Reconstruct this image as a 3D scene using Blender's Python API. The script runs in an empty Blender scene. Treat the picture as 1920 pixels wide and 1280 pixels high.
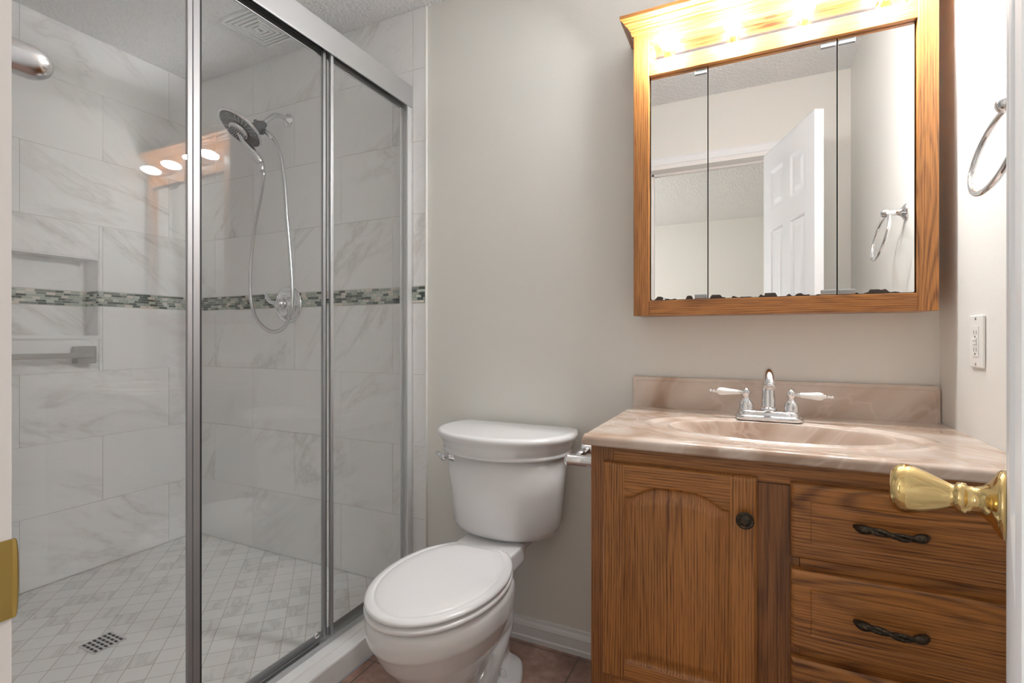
import bpy, bmesh, math, random
from math import sin, cos, pi, radians, sqrt, atan2
from mathutils import Vector, Matrix
random.seed(7)
scn = bpy.context.scene
COL = scn.collection

# ---------------------------------------------------------------- camera, world, light, exposure
cam_d = bpy.data.cameras.new('camera')
cam = bpy.data.objects.new('camera', cam_d); COL.objects.link(cam)
cam_d.sensor_width = 36.0
cam_d.lens = 938.0/1920.0*36.0
cam_d.shift_y = -8.0/1920.0
cam_d.clip_start = 0.01
cam.location = (0, 0, 1.086)
cam.rotation_euler = (radians(90), 0, radians(25.4))
scn.camera = cam
scn.view_settings.view_transform = 'Standard'
scn.view_settings.look = 'None'
scn.view_settings.gamma = 1.0
scn.view_settings.use_curve_mapping = False
scn.view_settings.exposure = 0.08

scn.cycles.max_bounces = 16
scn.cycles.diffuse_bounces = 12
scn.cycles.transparent_max_bounces = 24

world = bpy.data.worlds.new('world'); scn.world = world
world.use_nodes = True
world.node_tree.nodes['Background'].inputs[0].default_value = (0.75, 0.85, 1.0, 1)
world.node_tree.nodes['Background'].inputs[1].default_value = 0.15

def area_light(name, loc, rot, sx, sy, power, col):
    d = bpy.data.lights.new(name, 'AREA'); d.shape = 'RECTANGLE'; d.size = sx; d.size_y = sy
    d.energy = power; d.color = col
    o = bpy.data.objects.new(name, d); COL.objects.link(o)
    o.location = loc; o.rotation_euler = rot
    return o
# daylight fill added outside a guessed, unseen window of the bedroom behind the camera
area_light('daylight_fill', (-2.72, -1.35, 1.45), (radians(90), 0, radians(-90)), 1.5, 1.3, 62, (1.0, 0.98, 0.95))
BULB_STRENGTH = 290.0

# ---------------------------------------------------------------- materials
def mat(name):
    m = bpy.data.materials.new(name); m.use_nodes = True
    nt = m.node_tree
    b = nt.nodes['Principled BSDF']
    return m, nt, b
def L(nt, a, b): nt.links.new(a, b)
def N(nt, t, **kw):
    n = nt.nodes.new(t)
    for k, v in kw.items():
        if k.startswith('i_'):
            n.inputs[k[2:]].default_value = v
        else: setattr(n, k, v)
    return n
def math_n(nt, op, a, b=None, clamp=False):
    n = nt.nodes.new('ShaderNodeMath'); n.operation = op; n.use_clamp = clamp
    for i, v in enumerate((a, b)):
        if v is None: continue
        if isinstance(v, (int, float)): n.inputs[i].default_value = v
        else: L(nt, v, n.inputs[i])
    return n.outputs[0]
def vmath(nt, op, a, b):
    n = nt.nodes.new('ShaderNodeVectorMath'); n.operation = op
    for i, v in enumerate((a, b)):
        if v is None: continue
        if isinstance(v, (tuple, list)): n.inputs[i].default_value = v
        else: L(nt, v, n.inputs[i])
    return n.outputs[0]
def ramp(nt, fac, stops):
    r = nt.nodes.new('ShaderNodeValToRGB')
    cr = r.color_ramp
    while len(cr.elements) < len(stops): cr.elements.new(0.5)
    for e, (p, c) in zip(cr.elements, stops):
        e.position = p; e.color = (c[0], c[1], c[2], 1) if not isinstance(c, (int, float)) else (c, c, c, 1)
    L(nt, fac, r.inputs[0]); return r.outputs[0]
def mixc(nt, fac, a, b, mode='MIX'):
    n = nt.nodes.new('ShaderNodeMix'); n.data_type = 'RGBA'; n.blend_type = mode
    for sock, v in ((n.inputs[0], fac), (n.inputs[6], a), (n.inputs[7], b)):
        if isinstance(v, (int, float)): sock.default_value = v
        elif isinstance(v, (tuple, list)): sock.default_value = (v[0], v[1], v[2], 1)
        else: L(nt, v, sock)
    return n.outputs[2]
def noise(nt, vec, scale, detail=3, rough=0.5, dist=0.0):
    n = nt.nodes.new('ShaderNodeTexNoise')
    n.inputs['Scale'].default_value = scale; n.inputs['Detail'].default_value = detail
    n.inputs['Roughness'].default_value = rough; n.inputs['Distortion'].default_value = dist
    if vec is not None: L(nt, vec, n.inputs['Vector'])
    return n.outputs['Fac']
def bump(nt, b, h, strength, dist=0.01):
    n = nt.nodes.new('ShaderNodeBump'); n.inputs['Strength'].default_value = strength
    n.inputs['Distance'].default_value = dist
    L(nt, h, n.inputs['Height']); L(nt, n.outputs[0], b.inputs['Normal'])
def objco(nt): return nt.nodes.new('ShaderNodeTexCoord').outputs['Object']
def mapping(nt, vec, scale=(1,1,1), rot=(0,0,0), loc=(0,0,0)):
    n = nt.nodes.new('ShaderNodeMapping')
    n.inputs['Scale'].default_value = scale; n.inputs['Rotation'].default_value = rot; n.inputs['Location'].default_value = loc
    L(nt, vec, n.inputs['Vector']); return n.outputs[0]

def simple(name, col, rough=0.4, metal=0.0, coat=0.0, spec=0.5):
    m, nt, b = mat(name)
    b.inputs['Base Color'].default_value = (*col, 1); b.inputs['Roughness'].default_value = rough
    b.inputs['Metallic'].default_value = metal; b.inputs['Coat Weight'].default_value = coat
    b.inputs['Coat Roughness'].default_value = 0.05
    b.inputs['Specular IOR Level'].default_value = spec
    return m
def paint(name, col, bs=0.08, scale=120):
    m, nt, b = mat(name)
    c = objco(nt)
    n = noise(nt, c, scale, 4, 0.6)
    n2 = noise(nt, c, 2.0, 2)
    cc = mixc(nt, n2, tuple(x*0.985 for x in col), tuple(min(1, x*1.015) for x in col))
    L(nt, cc, b.inputs['Base Color'])
    b.inputs['Roughness'].default_value = 0.55; b.inputs['Specular IOR Level'].default_value = 0.3
    bump(nt, b, n, bs, 0.004)
    return m
M = {}
M['wall'] = paint('wall_paint_greige', (0.780, 0.771, 0.736), 0.10)
M['wall_bed'] = paint('bedroom_wall_paint', (0.76, 0.745, 0.715))
M['trim'] = simple('trim_white_paint', (0.82, 0.83, 0.85), 0.35)
M['jambw'] = simple('jamb_white_paint', (0.82, 0.80, 0.79), 0.4)
def door_paint():
    m, nt, b = mat('door_white_paint')
    c = objco(nt)
    n = noise(nt, mapping(nt, c, (90, 90, 5)), 1.0, 4, 0.6)
    b.inputs['Base Color'].default_value = (0.80, 0.82, 0.85, 1); b.inputs['Roughness'].default_value = 0.35
    bump(nt, b, n, 0.15, 0.002)
    return m
M['door'] = door_paint()
def ceiling_mat():
    m, nt, b = mat('textured_ceiling')
    c = objco(nt)
    n = noise(nt, c, 85, 5, 0.65, 0.6)
    n2 = nt.nodes.new('ShaderNodeTexVoronoi'); n2.inputs['Scale'].default_value = 70; L(nt, c, n2.inputs['Vector'])
    h = math_n(nt, 'ADD', n, math_n(nt, 'MULTIPLY', n2.outputs['Distance'], -0.6))
    b.inputs['Base Color'].default_value = (0.92, 0.92, 0.918, 1); b.inputs['Roughness'].default_value = 0.9
    bump(nt, b, h, 0.9, 0.012)
    return m
M['ceiling'] = ceiling_mat()

def wood(name, axis, light=(0.49, 0.20, 0.048), dark=(0.115, 0.034, 0.007), freq=1.0):
    m, nt, b = mat(name)
    c = objco(nt)
    oi = nt.nodes.new('ShaderNodeObjectInfo')
    cmb = nt.nodes.new('ShaderNodeCombineXYZ')
    for i, k in enumerate((7.3, 3.1, 5.7)):
        L(nt, math_n(nt, 'MULTIPLY', oi.outputs['Random'], k), cmb.inputs[i])
    c = vmath(nt, 'ADD', c, cmb.outputs[0])
    def s(a, l):
        v = [a, a*.25 if axis != 'y' else a, a]; v['xyz'.index(axis)] = l; return tuple(v)
    n1 = noise(nt, mapping(nt, c, s(6.0*freq, 0.65*freq)), 1.0, 2.0, 0.5)
    bands = math_n(nt, 'SINE', math_n(nt, 'MULTIPLY', n1, 210.0))
    bands = math_n(nt, 'ADD', math_n(nt, 'MULTIPLY', bands, 0.5), 0.5)
    bands = math_n(nt, 'POWER', bands, 1.8)
    # straight rift grain: fine near-parallel lines
    sx = nt.nodes.new('ShaderNodeSeparateXYZ'); L(nt, c, sx.inputs[0])
    ac = sx.outputs[2 if axis == 'x' else 0]
    wob = noise(nt, mapping(nt, c, s(14, 1.6)), 1.0, 2, 0.5)
    ph = math_n(nt, 'ADD', math_n(nt, 'MULTIPLY', ac, 1050.0), math_n(nt, 'MULTIPLY', wob, 22.0))
    lines = math_n(nt, 'POWER', math_n(nt, 'ADD', math_n(nt, 'MULTIPLY', math_n(nt, 'SINE', ph), 0.5), 0.5), 1.8)
    brk = noise(nt, mapping(nt, c, s(240, 14)), 1.0, 2, 0.5)
    lines = math_n(nt, 'MULTIPLY', lines, ramp(nt, brk, [(0.35, 0.35), (0.6, 1.0)]))
    sel = ramp(nt, noise(nt, mapping(nt, c, s(5.5, 0.8), (0, 0, 0), (4, 9, 2)), 1.0, 1), [(0.44, 0.0), (0.56, 1.0)])
    mx = nt.nodes.new('ShaderNodeMix'); L(nt, sel, mx.inputs[0]); L(nt, lines, mx.inputs[2]); L(nt, bands, mx.inputs[3])
    pores = noise(nt, mapping(nt, c, s(420, 9)), 1.0, 3, 0.6)
    pores = ramp(nt, pores, [(0.40, 1.0), (0.52, 0.0)])
    big = noise(nt, mapping(nt, c, s(13, 0.7)), 1.0, 2)
    f = math_n(nt, 'ADD', math_n(nt, 'MULTIPLY', mx.outputs[0], 0.56), math_n(nt, 'MULTIPLY', pores, 0.40))
    f = math_n(nt, 'ADD', f, math_n(nt, 'MULTIPLY', math_n(nt, 'SUBTRACT', big, 0.42), 0.85), clamp=True)
    col = mixc(nt, f, light, dark)
    L(nt, col, b.inputs['Base Color'])
    b.inputs['Roughness'].default_value = 0.36
    b.inputs['Coat Weight'].default_value = 0.25; b.inputs['Coat Roughness'].default_value = 0.22
    bump(nt, b, math_n(nt, 'SUBTRACT', 1.0, f), 0.12, 0.002)
    return m
M['oak_v'] = wood('oak_vertical_grain', 'z')
M['oak_h'] = wood('oak_horizontal_grain', 'x')
M['oak_d'] = wood('oak_deep_brown', 'z', (0.34, 0.135, 0.038), (0.11, 0.036, 0.009))
M['oak_y'] = wood('oak_depth_grain', 'y', (0.36, 0.15, 0.05), (0.17, 0.06, 0.02))
M['groove'] = simple('dark_gap', (0.012, 0.008, 0.006), 0.9)

def marble(name, base=(0.85, 0.853, 0.855), vein=(0.56, 0.54, 0.51), rot=(0.5, 0.62, 0.6), amount=1.0, rough=0.16, attr=True, scale=1.0):
    m, nt, b = mat(name)
    c = objco(nt)
    if attr:
        a = nt.nodes.new('ShaderNodeAttribute'); a.attribute_name = 'tid'
        cmb = nt.nodes.new('ShaderNodeCombineXYZ')
        for i, k in enumerate((17.3, 11.1, 23.7)):
            L(nt, math_n(nt, 'MULTIPLY', a.outputs['Fac'], k), cmb.inputs[i])
        c = vmath(nt, 'ADD', c, cmb.outputs[0])
    cr = mapping(nt, c, (1, 1, 1), rot)
    cs = mapping(nt, cr, (0.7*scale, 2.4*scale, 2.4*scale))
    n1 = noise(nt, cs, 1.0, 6, 0.6, 0.7)
    v1 = math_n(nt, 'ABSOLUTE', math_n(nt, 'SUBTRACT', n1, 0.5))
    v1 = ramp(nt, v1, [(0.0, 0.85), (0.010, 0.42), (0.042, 0.0)])
    n2 = noise(nt, mapping(nt, cr, (0.8*scale, 3.2*scale, 3.2*scale), (0, 0, 0), (5, 3, 1)), 2.6, 6, 0.65, 0.8)
    v2 = math_n(nt, 'ABSOLUTE', math_n(nt, 'SUBTRACT', n2, 0.48))
    v2 = ramp(nt, v2, [(0.0, 0.3), (0.014, 0.0)])
    msk = noise(nt, cr, 1.7*scale, 2)
    msk = ramp(nt, msk, [(0.41, 0.0), (0.60, 1.0)])
    cl = noise(nt, cs, 0.9, 3)
    v = math_n(nt, 'MULTIPLY', math_n(nt, 'ADD', v1, v2, True), msk)
    v = math_n(nt, 'ADD', v, math_n(nt, 'MULTIPLY', math_n(nt, 'SUBTRACT', cl, 0.5), 0.22), True)
    v = math_n(nt, 'MULTIPLY', v, amount*0.66)
    L(nt, mixc(nt, v, base, vein), b.inputs['Base Color'])
    b.inputs['Roughness'].default_value = rough
    return m
M['marble'] = marble('white_marble_tile')
M['marble_l'] = marble('white_marble_tile_side', rot=(0.25, 1.2, 1.35))
M['marble_plain'] = marble('white_marble_slab', attr=False, amount=0.45)
M['grout'] = simple('grout_grey', (0.74, 0.71, 0.67), 0.85)
M['sealant'] = simple('white_sealant', (0.82, 0.81, 0.79), 0.5)
MOS = [simple('mosaic_dark_green', (0.10, 0.125, 0.115), 0.12), simple('mosaic_grey_green', (0.22, 0.25, 0.23), 0.15),
       simple('mosaic_sage', (0.42, 0.47, 0.42), 0.15), simple('mosaic_cream', (0.68, 0.64, 0.58), 0.3),
       simple('mosaic_pale_green', (0.55, 0.60, 0.55), 0.15)]

def shower_floor_mat():
    m, nt, b = mat('small_marble_floor_tile')
    p = 0.0725
    c = mapping(nt, objco(nt), (1, 1, 1), (0, 0, radians(45)))
    sx = nt.nodes.new('ShaderNodeSeparateXYZ'); L(nt, c, sx.inputs[0])
    ln = []
    for i in (0, 1):
        f = math_n(nt, 'FRACT', math_n(nt, 'ADD', math_n(nt, 'DIVIDE', sx.outputs[i], p), 100.25))
        e = math_n(nt, 'ABSOLUTE', math_n(nt, 'SUBTRACT', f, 0.5))
        ln.append(math_n(nt, 'GREATER_THAN', e, 0.484))
    gm = math_n(nt, 'MAXIMUM', ln[0], ln[1])
    cell = vmath(nt, 'FLOOR', vmath(nt, 'ADD', vmath(nt, 'MULTIPLY', c, (1/p, 1/p, 0)), (100.25, 100.25, 0)), None)
    wn = nt.nodes.new('ShaderNodeTexWhiteNoise'); L(nt, cell, wn.inputs['Vector'])
    off = vmath(nt, 'MULTIPLY', wn.outputs['Color'], (9, 9, 9))
    cc = vmath(nt, 'ADD', mapping(nt, c, (3.2, 9, 1), (0, 0, 0.35)), off)
    n1 = noise(nt, cc, 1.1, 4, 0.6, 0.8)
    v1 = math_n(nt, 'ABSOLUTE', math_n(nt, 'SUBTRACT', n1, 0.5))
    v1 = ramp(nt, v1, [(0.0, 0.8), (0.05, 0.15), (0.12, 0.0)])
    v1 = math_n(nt, 'MULTIPLY', v1, math_n(nt, 'GREATER_THAN', wn.outputs['Value'], 0.6))
    tint = math_n(nt, 'MULTIPLY', wn.outputs['Value'], 0.12)
    f = math_n(nt, 'ADD', math_n(nt, 'MULTIPLY', v1, 0.6), tint, True)
    col = mixc(nt, f, (0.84, 0.84, 0.83), (0.52, 0.51, 0.49))
    col = mixc(nt, math_n(nt, 'MULTIPLY', gm, 0.8), col, (0.44, 0.37, 0.33))
    L(nt, col, b.inputs['Base Color']); b.inputs['Roughness'].default_value = 0.3
    bump(nt, b, math_n(nt, 'SUBTRACT', 1.0, gm), 0.3, 0.002)
    return m
M['shfloor'] = shower_floor_mat()
def floor_mat():
    m, nt, b = mat('terracotta_brown_floor_tile')
    c = objco(nt)
    br = nt.nodes.new('ShaderNodeTexBrick'); br.offset = 0.0
    br.inputs['Scale'].default_value = 1.0; br.inputs['Brick Width'].default_value = 0.305; br.inputs['Row Height'].default_value = 0.305
    br.inputs['Mortar Size'].default_value = 0.003; br.inputs['Mortar Smooth'].default_value = 0.3
    L(nt, mapping(nt, c, (1, 1, 1), (0, 0, 0), (0.523, 0.21, 0)), br.inputs['Vector'])
    n = noise(nt, c, 9, 6, 0.65, 0.4); n2 = noise(nt, c, 40, 4, 0.6)
    f = math_n(nt, 'ADD', math_n(nt, 'MULTIPLY', n, 0.8), math_n(nt, 'MULTIPLY', n2, 0.35))
    col = ramp(nt, f, [(0.38, (0.20, 0.118, 0.092)), (0.55, (0.31, 0.19, 0.15)), (0.72, (0.44, 0.29, 0.235))])
    col = mixc(nt, br.outputs['Fac'], col, (0.15, 0.11, 0.095))
    L(nt, col, b.inputs['Base Color']); b.inputs['Roughness'].default_value = 0.4
    bump(nt, b, math_n(nt, 'SUBTRACT', math_n(nt, 'MULTIPLY', n2, 0.3), br.outputs['Fac']), 0.25, 0.003)
    return m
M['floor'] = floor_mat()
def carpet():
    m, nt, b = mat('beige_carpet')
    c = objco(nt); n = noise(nt, c, 300, 3)
    L(nt, mixc(nt, n, (0.42, 0.38, 0.33), (0.55, 0.50, 0.44)), b.inputs['Base Color'])
    b.inputs['Roughness'].default_value = 0.95
    bump(nt, b, n, 0.6, 0.01)
    return m
M['carpet'] = carpet()
def cultured():
    m, nt, b = mat('pink_cultured_marble')
    c = mapping(nt, objco(nt), (1, 1, 1), (0.3, 0.5, 0.6))
    n1 = noise(nt, mapping(nt, c, (1.6, 4.2, 4.2)), 1.3, 2.5, 0.5, 1.2)
    n2 = noise(nt, mapping(nt, c, (2, 5, 5), (0, 0, 0), (3, 8, 2)), 1.3, 3, 0.5, 1.5)
    col = ramp(nt, n1, [(0.32, (0.42, 0.29, 0.21)), (0.46, (0.60, 0.485, 0.405)), (0.62, (0.69, 0.595, 0.525))])
    w = ramp(nt, math_n(nt, 'ABSOLUTE', math_n(nt, 'SUBTRACT', n2, 0.5)), [(0.0, 0.40), (0.035, 0.0)])
    col = mixc(nt, w, col, (0.78, 0.68, 0.62))
    L(nt, col, b.inputs['Base Color']); b.inputs['Roughness'].default_value = 0.17
    b.inputs['Coat Weight'].default_value = 0.3; b.inputs['Coat Roughness'].default_value = 0.06
    return m
M['cultured'] = cultured()
M['porcelain'] = simple('white_porcelain', (0.83, 0.83, 0.84), 0.10, 0, 0.3)
M['seat'] = simple('white_seat_plastic', (0.86, 0.86, 0.87), 0.16)
M['ceramic_white'] = simple('white_ceramic_lever', (0.87, 0.86, 0.85), 0.15)
M['chrome'] = simple('polished_chrome', (0.80, 0.80, 0.82), 0.06, 1.0)
M['chrome_b'] = simple('satin_chrome', (0.74, 0.745, 0.76), 0.20, 1.0)
M['alu'] = simple('silver_aluminium', (0.60, 0.605, 0.615), 0.45, 1.0)
M['alu_stile'] = simple('grey_anodised_stile', (0.40, 0.405, 0.415), 0.5, 0.85)
M['alu_light'] = simple('pale_anodised_jamb', (0.78, 0.785, 0.79), 0.45, 0.4)
M['steel'] = simple('brushed_steel', (0.50, 0.50, 0.50), 0.28, 1.0)
M['darkgrey'] = simple('dark_grey_plastic', (0.085, 0.09, 0.105), 0.4)
M['midgrey'] = simple('grey_spray_face', (0.42, 0.43, 0.45), 0.35)
M['sprayface'] = simple('blue_grey_spray_face', (0.15, 0.155, 0.17), 0.35)
M['rubber'] = simple('black_rubber', (0.02, 0.02, 0.022), 0.6)
M['brass'] = simple('polished_brass', (0.83, 0.62, 0.28), 0.10, 1.0)
M['brass_old'] = simple('worn_brass', (0.48, 0.33, 0.10), 0.28, 1.0)
def bronze():
    m, nt, b = mat('dark_bronze')
    n = noise(nt, objco(nt), 220, 3)
    L(nt, ramp(nt, n, [(0.45, (0.055, 0.044, 0.034)), (0.8, (0.16, 0.12, 0.08))]), b.inputs['Base Color'])
    b.inputs['Metallic'].default_value = 0.85; b.inputs['Roughness'].default_value = 0.33
    return m
M['bronze'] = bronze()
M['plate'] = simple('white_plastic', (0.84, 0.83, 0.80), 0.3)
M['slot'] = simple('dark_slot', (0.06, 0.055, 0.05), 0.6)
M['clip'] = simple('cloudy_metal_clip', (0.33, 0.34, 0.35), 0.45, 0.8)
M['whitegrille'] = simple('white_grille', (0.78, 0.78, 0.78), 0.5)

def glass_mat():
    m = bpy.data.materials.new('clear_glass'); m.use_nodes = True
    nt = m.node_tree; nt.nodes.clear()
    out = nt.nodes.new('ShaderNodeOutputMaterial')
    geo = nt.nodes.new('ShaderNodeNewGeometry')
    ior = math_n(nt, 'ADD', math_n(nt, 'MULTIPLY', geo.outputs['Backfacing'], 1/1.5-1.5), 1.5)
    fr = nt.nodes.new('ShaderNodeFresnel'); L(nt, ior, fr.inputs['IOR'])
    tr = nt.nodes.new('ShaderNodeBsdfTransparent'); tr.inputs[0].default_value = (0.995, 0.998, 0.997, 1)
    gl = nt.nodes.new('ShaderNodeBsdfGlossy'); gl.inputs['Roughness'].default_value = 0.012
    mx = nt.nodes.new('ShaderNodeMixShader')
    L(nt, fr.outputs[0], mx.inputs[0]); L(nt, tr.outputs[0], mx.inputs[1]); L(nt, gl.outputs[0], mx.inputs[2])
    L(nt, mx.outputs[0], out.inputs[0])
    return m
M['glass'] = glass_mat()
def mirror_mat():
    m, nt, b = mat('aged_mirror')
    c = objco(nt)
    sp = nt.nodes.new('ShaderNodeSeparateXYZ'); L(nt, c, sp.inputs[0])
    n = noise(nt, mapping(nt, c, (1, 0, 0.9)), 30, 1.5, 0.45)
    h = math_n(nt, 'MINIMUM', math_n(nt, 'MULTIPLY', math_n(nt, 'SUBTRACT', n, 0.485), 0.075), 0.0085)
    mask = math_n(nt, 'LESS_THAN', sp.outputs[2], h)
    L(nt, mixc(nt, mask, (0.90, 0.905, 0.90), (0.035, 0.028, 0.024)), b.inputs['Base Color'])
    L(nt, math_n(nt, 'SUBTRACT', 1.0, mask), b.inputs['Metallic'])
    L(nt, math_n(nt, 'MULTIPLY', mask, 0.5), b.inputs['Roughness'])
    return m
M['mirror'] = mirror_mat()
M['strip'] = simple('mirror_metal_strip', (0.62, 0.62, 0.68), 0.12, 1.0)
def emis():
    m, nt, b = mat('lit_bulb_glass')
    b.inputs['Base Color'].default_value = (1, 1, 1, 1)
    b.inputs['Emission Color'].default_value = (0.965, 0.99, 1.0, 1)
    b.inputs['Emission Strength'].default_value = BULB_STRENGTH
    return m
M['bulb'] = emis()

# ---------------------------------------------------------------- mesh helpers
class MB:
    def __init__(s): s.bm = bmesh.new(); s.mats = []
    def mi(s, m):
        if m not in s.mats: s.mats.append(m)
        return s.mats.index(m)
    def face(s, vs, m=None, smooth=False):
        try: f = s.bm.faces.new(vs)
        except ValueError: return None
        f.material_index = s.mi(m); f.smooth = smooth; return f
    def box(s, x0, x1, y0, y1, z0, z1, m=None, bev=0, seg=2):
        if x0 > x1: x0, x1 = x1, x0
        if y0 > y1: y0, y1 = y1, y0
        if z0 > z1: z0, z1 = z1, z0
        v = [s.bm.verts.new(p) for p in ((x0,y0,z0),(x1,y0,z0),(x1,y1,z0),(x0,y1,z0),(x0,y0,z1),(x1,y0,z1),(x1,y1,z1),(x0,y1,z1))]
        fs = [s.face([v[i] for i in q], m) for q in ((0,3,2,1),(4,5,6,7),(0,1,5,4),(1,2,6,5),(2,3,7,6),(3,0,4,7))]
        if bev:
            es = list({e for f in fs for e in f.edges})
            r = bmesh.ops.bevel(s.bm, geom=es, offset=bev, segments=seg, affect='EDGES', profile=0.5)
            for f in r['faces']: f.material_index = s.mi(m)
        return s
    def loft(s, rings, m=None, cap=(True, True), smooth=True, close=False):
        vr = [[s.bm.verts.new(p) for p in r] for r in rings]
        n = len(vr[0])
        pairs = list(zip(vr, vr[1:])) + ([(vr[-1], vr[0])] if close else [])
        for a, b in pairs:
            for i in range(n):
                s.face([a[i], a[(i+1) % n], b[(i+1) % n], b[i]], m, smooth)
        if not close:
            if cap[0]: s.face(vr[0][::-1], m, False)
            if cap[1]: s.face(vr[-1], m, False)
        return s
    def lathe(s, origin, axis, prof, m=None, n=32, smooth=True):
        o = Vector(origin); a = Vector(axis).normalized()
        t = Vector((0, 0, 1)) if abs(a.z) < 0.9 else Vector((1, 0, 0))
        u = a.cross(t).normalized(); w = a.cross(u)
        rings = []
        for r, h in prof:
            r = max(r, 1e-5)
            rings.append([o + a*h + (u*cos(2*pi*i/n) + w*sin(2*pi*i/n))*r for i in range(n)])
        return s.loft(rings, m, smooth=smooth)
    def tube(s, pts, rad, m=None, n=16, cap=(True, True), closed=False, squash=1.0):
        pts = [Vector(p) for p in pts]
        rads = rad if isinstance(rad, (list, tuple)) else [rad]*len(pts)
        k = len(pts); rings = []
        up = None
        for i, p in enumerate(pts):
            if closed: d = pts[(i+1) % k] - pts[i-1]
            else: d = pts[min(i+1, k-1)] - pts[max(i-1, 0)]
            d.normalize()
            if up is None:
                up = Vector((0, 0, 1)) if abs(d.z) < 0.9 else Vector((0, 1, 0))
            u = d.cross(up).normalized(); w = u.cross(d).normalized(); up = w
            rings.append([p + (u*cos(2*pi*j/n) + w*sin(2*pi*j/n)*squash)*rads[i] for j in range(n)])
        return s.loft(rings, m, cap, True, closed)
    def heightfield(s, xs, ys, f, m=None, mf=None):
        """f(x,y)->point; returns"""
        g = [[s.bm.verts.new(f(x, y)) for x in xs] for y in ys]
        for j in range(len(ys)-1):
            for i in range(len(xs)-1):
                mm = mf((xs[i]+xs[i+1])/2, (ys[j]+ys[j+1])/2) if mf else m
                s.face([g[j][i], g[j][i+1], g[j+1][i+1], g[j+1][i]], mm, True)
        return g
    def build(s, name, m=None, parent=None, org=None, smooth=None, normals=True):
        if normals: bmesh.ops.recalc_face_normals(s.bm, faces=s.bm.faces)
        org = Vector(org) if org is not None else (ROOT[parent.name] if parent else Vector((0, 0, 0)))
        bmesh.ops.translate(s.bm, verts=s.bm.verts, vec=-org)
        me = bpy.data.meshes.new(name); s.bm.to_mesh(me)
        lay = None
        s.bm.free()
        ms = [x if x is not None else m for x in s.mats]
        for x in ms: me.materials.append(x)
        o = bpy.data.objects.new(name, me); COL.objects.link(o)
        if parent: o.parent = parent; ROOT[o.name] = ROOT[parent.name]
        else: o.location = org; ROOT[o.name] = org
        if smooth is not None:
            for p in me.polygons: p.use_smooth = smooth
        return o
ROOT = {}
def thing(name, loc, label, cat, group=None):
    o = bpy.data.objects.new(name, None); COL.objects.link(o); o.location = loc
    o.empty_display_size = 0.05
    ROOT[o.name] = Vector(loc); o['label'] = label; o['category'] = cat
    if group: o['group'] = group
    return o
def tag(o, label, cat, group=None):
    o['label'] = label; o['category'] = cat
    if group: o['group'] = group
    return o
def struct(o): o['kind'] = 'structure'; return o
def part(name, mb, m, parent, label=None, **kw):
    o = mb.build(name, m, parent, **kw)
    if label: o['label'] = label
    return o
def subsurf(o, n=2):
    md = o.modifiers.new('s', 'SUBSURF'); md.levels = n; md.render_levels = n
def bevel_mod(o, w, seg=3):
    md = o.modifiers.new('b', 'BEVEL'); md.width = w; md.segments = seg; md.limit_method = 'ANGLE'
def catmull(pts, n=8, closed=False):
    pts = [Vector(p) for p in pts]; out = []; k = len(pts)
    rng = range(k) if closed else range(k-1)
    for i in rng:
        if closed: p0, p1, p2, p3 = pts[i-1], pts[i], pts[(i+1) % k], pts[(i+2) % k]
        else: p0, p1, p2, p3 = pts[max(i-1, 0)], pts[i], pts[i+1], pts[min(i+2, k-1)]
        for j in range(n):
            t = j/n
            out.append(0.5*((2*p1) + (p2-p0)*t + (2*p0-5*p1+4*p2-p3)*t*t + (3*p1-p0-3*p2+p3)*t**3))
    if not closed: out.append(pts[-1])
    return out

# ---------------------------------------------------------------- key dimensions (metres)
YB = 1.65      # back wall
XR = 0.4455    # right wall
XL = -2.59     # tiled left wall of the shower
YF = 0.165     # bathroom face of the front wall
YF0 = 0.05     # bedroom face of the front wall
ZC = 2.396     # ceiling
ZS = 0.075     # shower floor
XCURB = -1.165
XO0, XO1, ZO = -0.51, 0.10, 2.025    # door opening
YBED = -3.0

# ---------------------------------------------------------------- room shell
m_ = MB(); m_.box(XL-0.3, XR+0.12, YB, YB+0.12, 0, ZC); struct(m_.build('wall_back', M['wall']))
m_ = MB(); m_.box(XR, XR+0.12, YF, YB, 0, ZC); struct(m_.build('wall_right', M['wall']))
m_ = MB()
m_.box(XL-0.3, XO0-0.02, YF0, YF, 0, ZC); m_.box(XO1+0.02, 1.8, YF0, YF, 0, ZC); m_.box(XO0-0.02, XO1+0.02, YF0, YF, ZO+0.02, ZC)
struct(m_.build('wall_front', M['wall']))
m_ = MB(); m_.box(XL-0.3, 1.8, YBED-0.12, YB+0.12, ZC, ZC+0.1); struct(m_.build('ceiling', M['ceiling']))
m_ = MB(); m_.box(XCURB, XR+0.12, YF0, YB+0.02, -0.1, 0); struct(m_.build('floor', M['floor']))
m_ = MB(); m_.box(XL-0.3, 1.8, YBED-0.12, YF0, -0.1, 0); struct(m_.build('floor_bedroom', M['carpet']))
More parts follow.
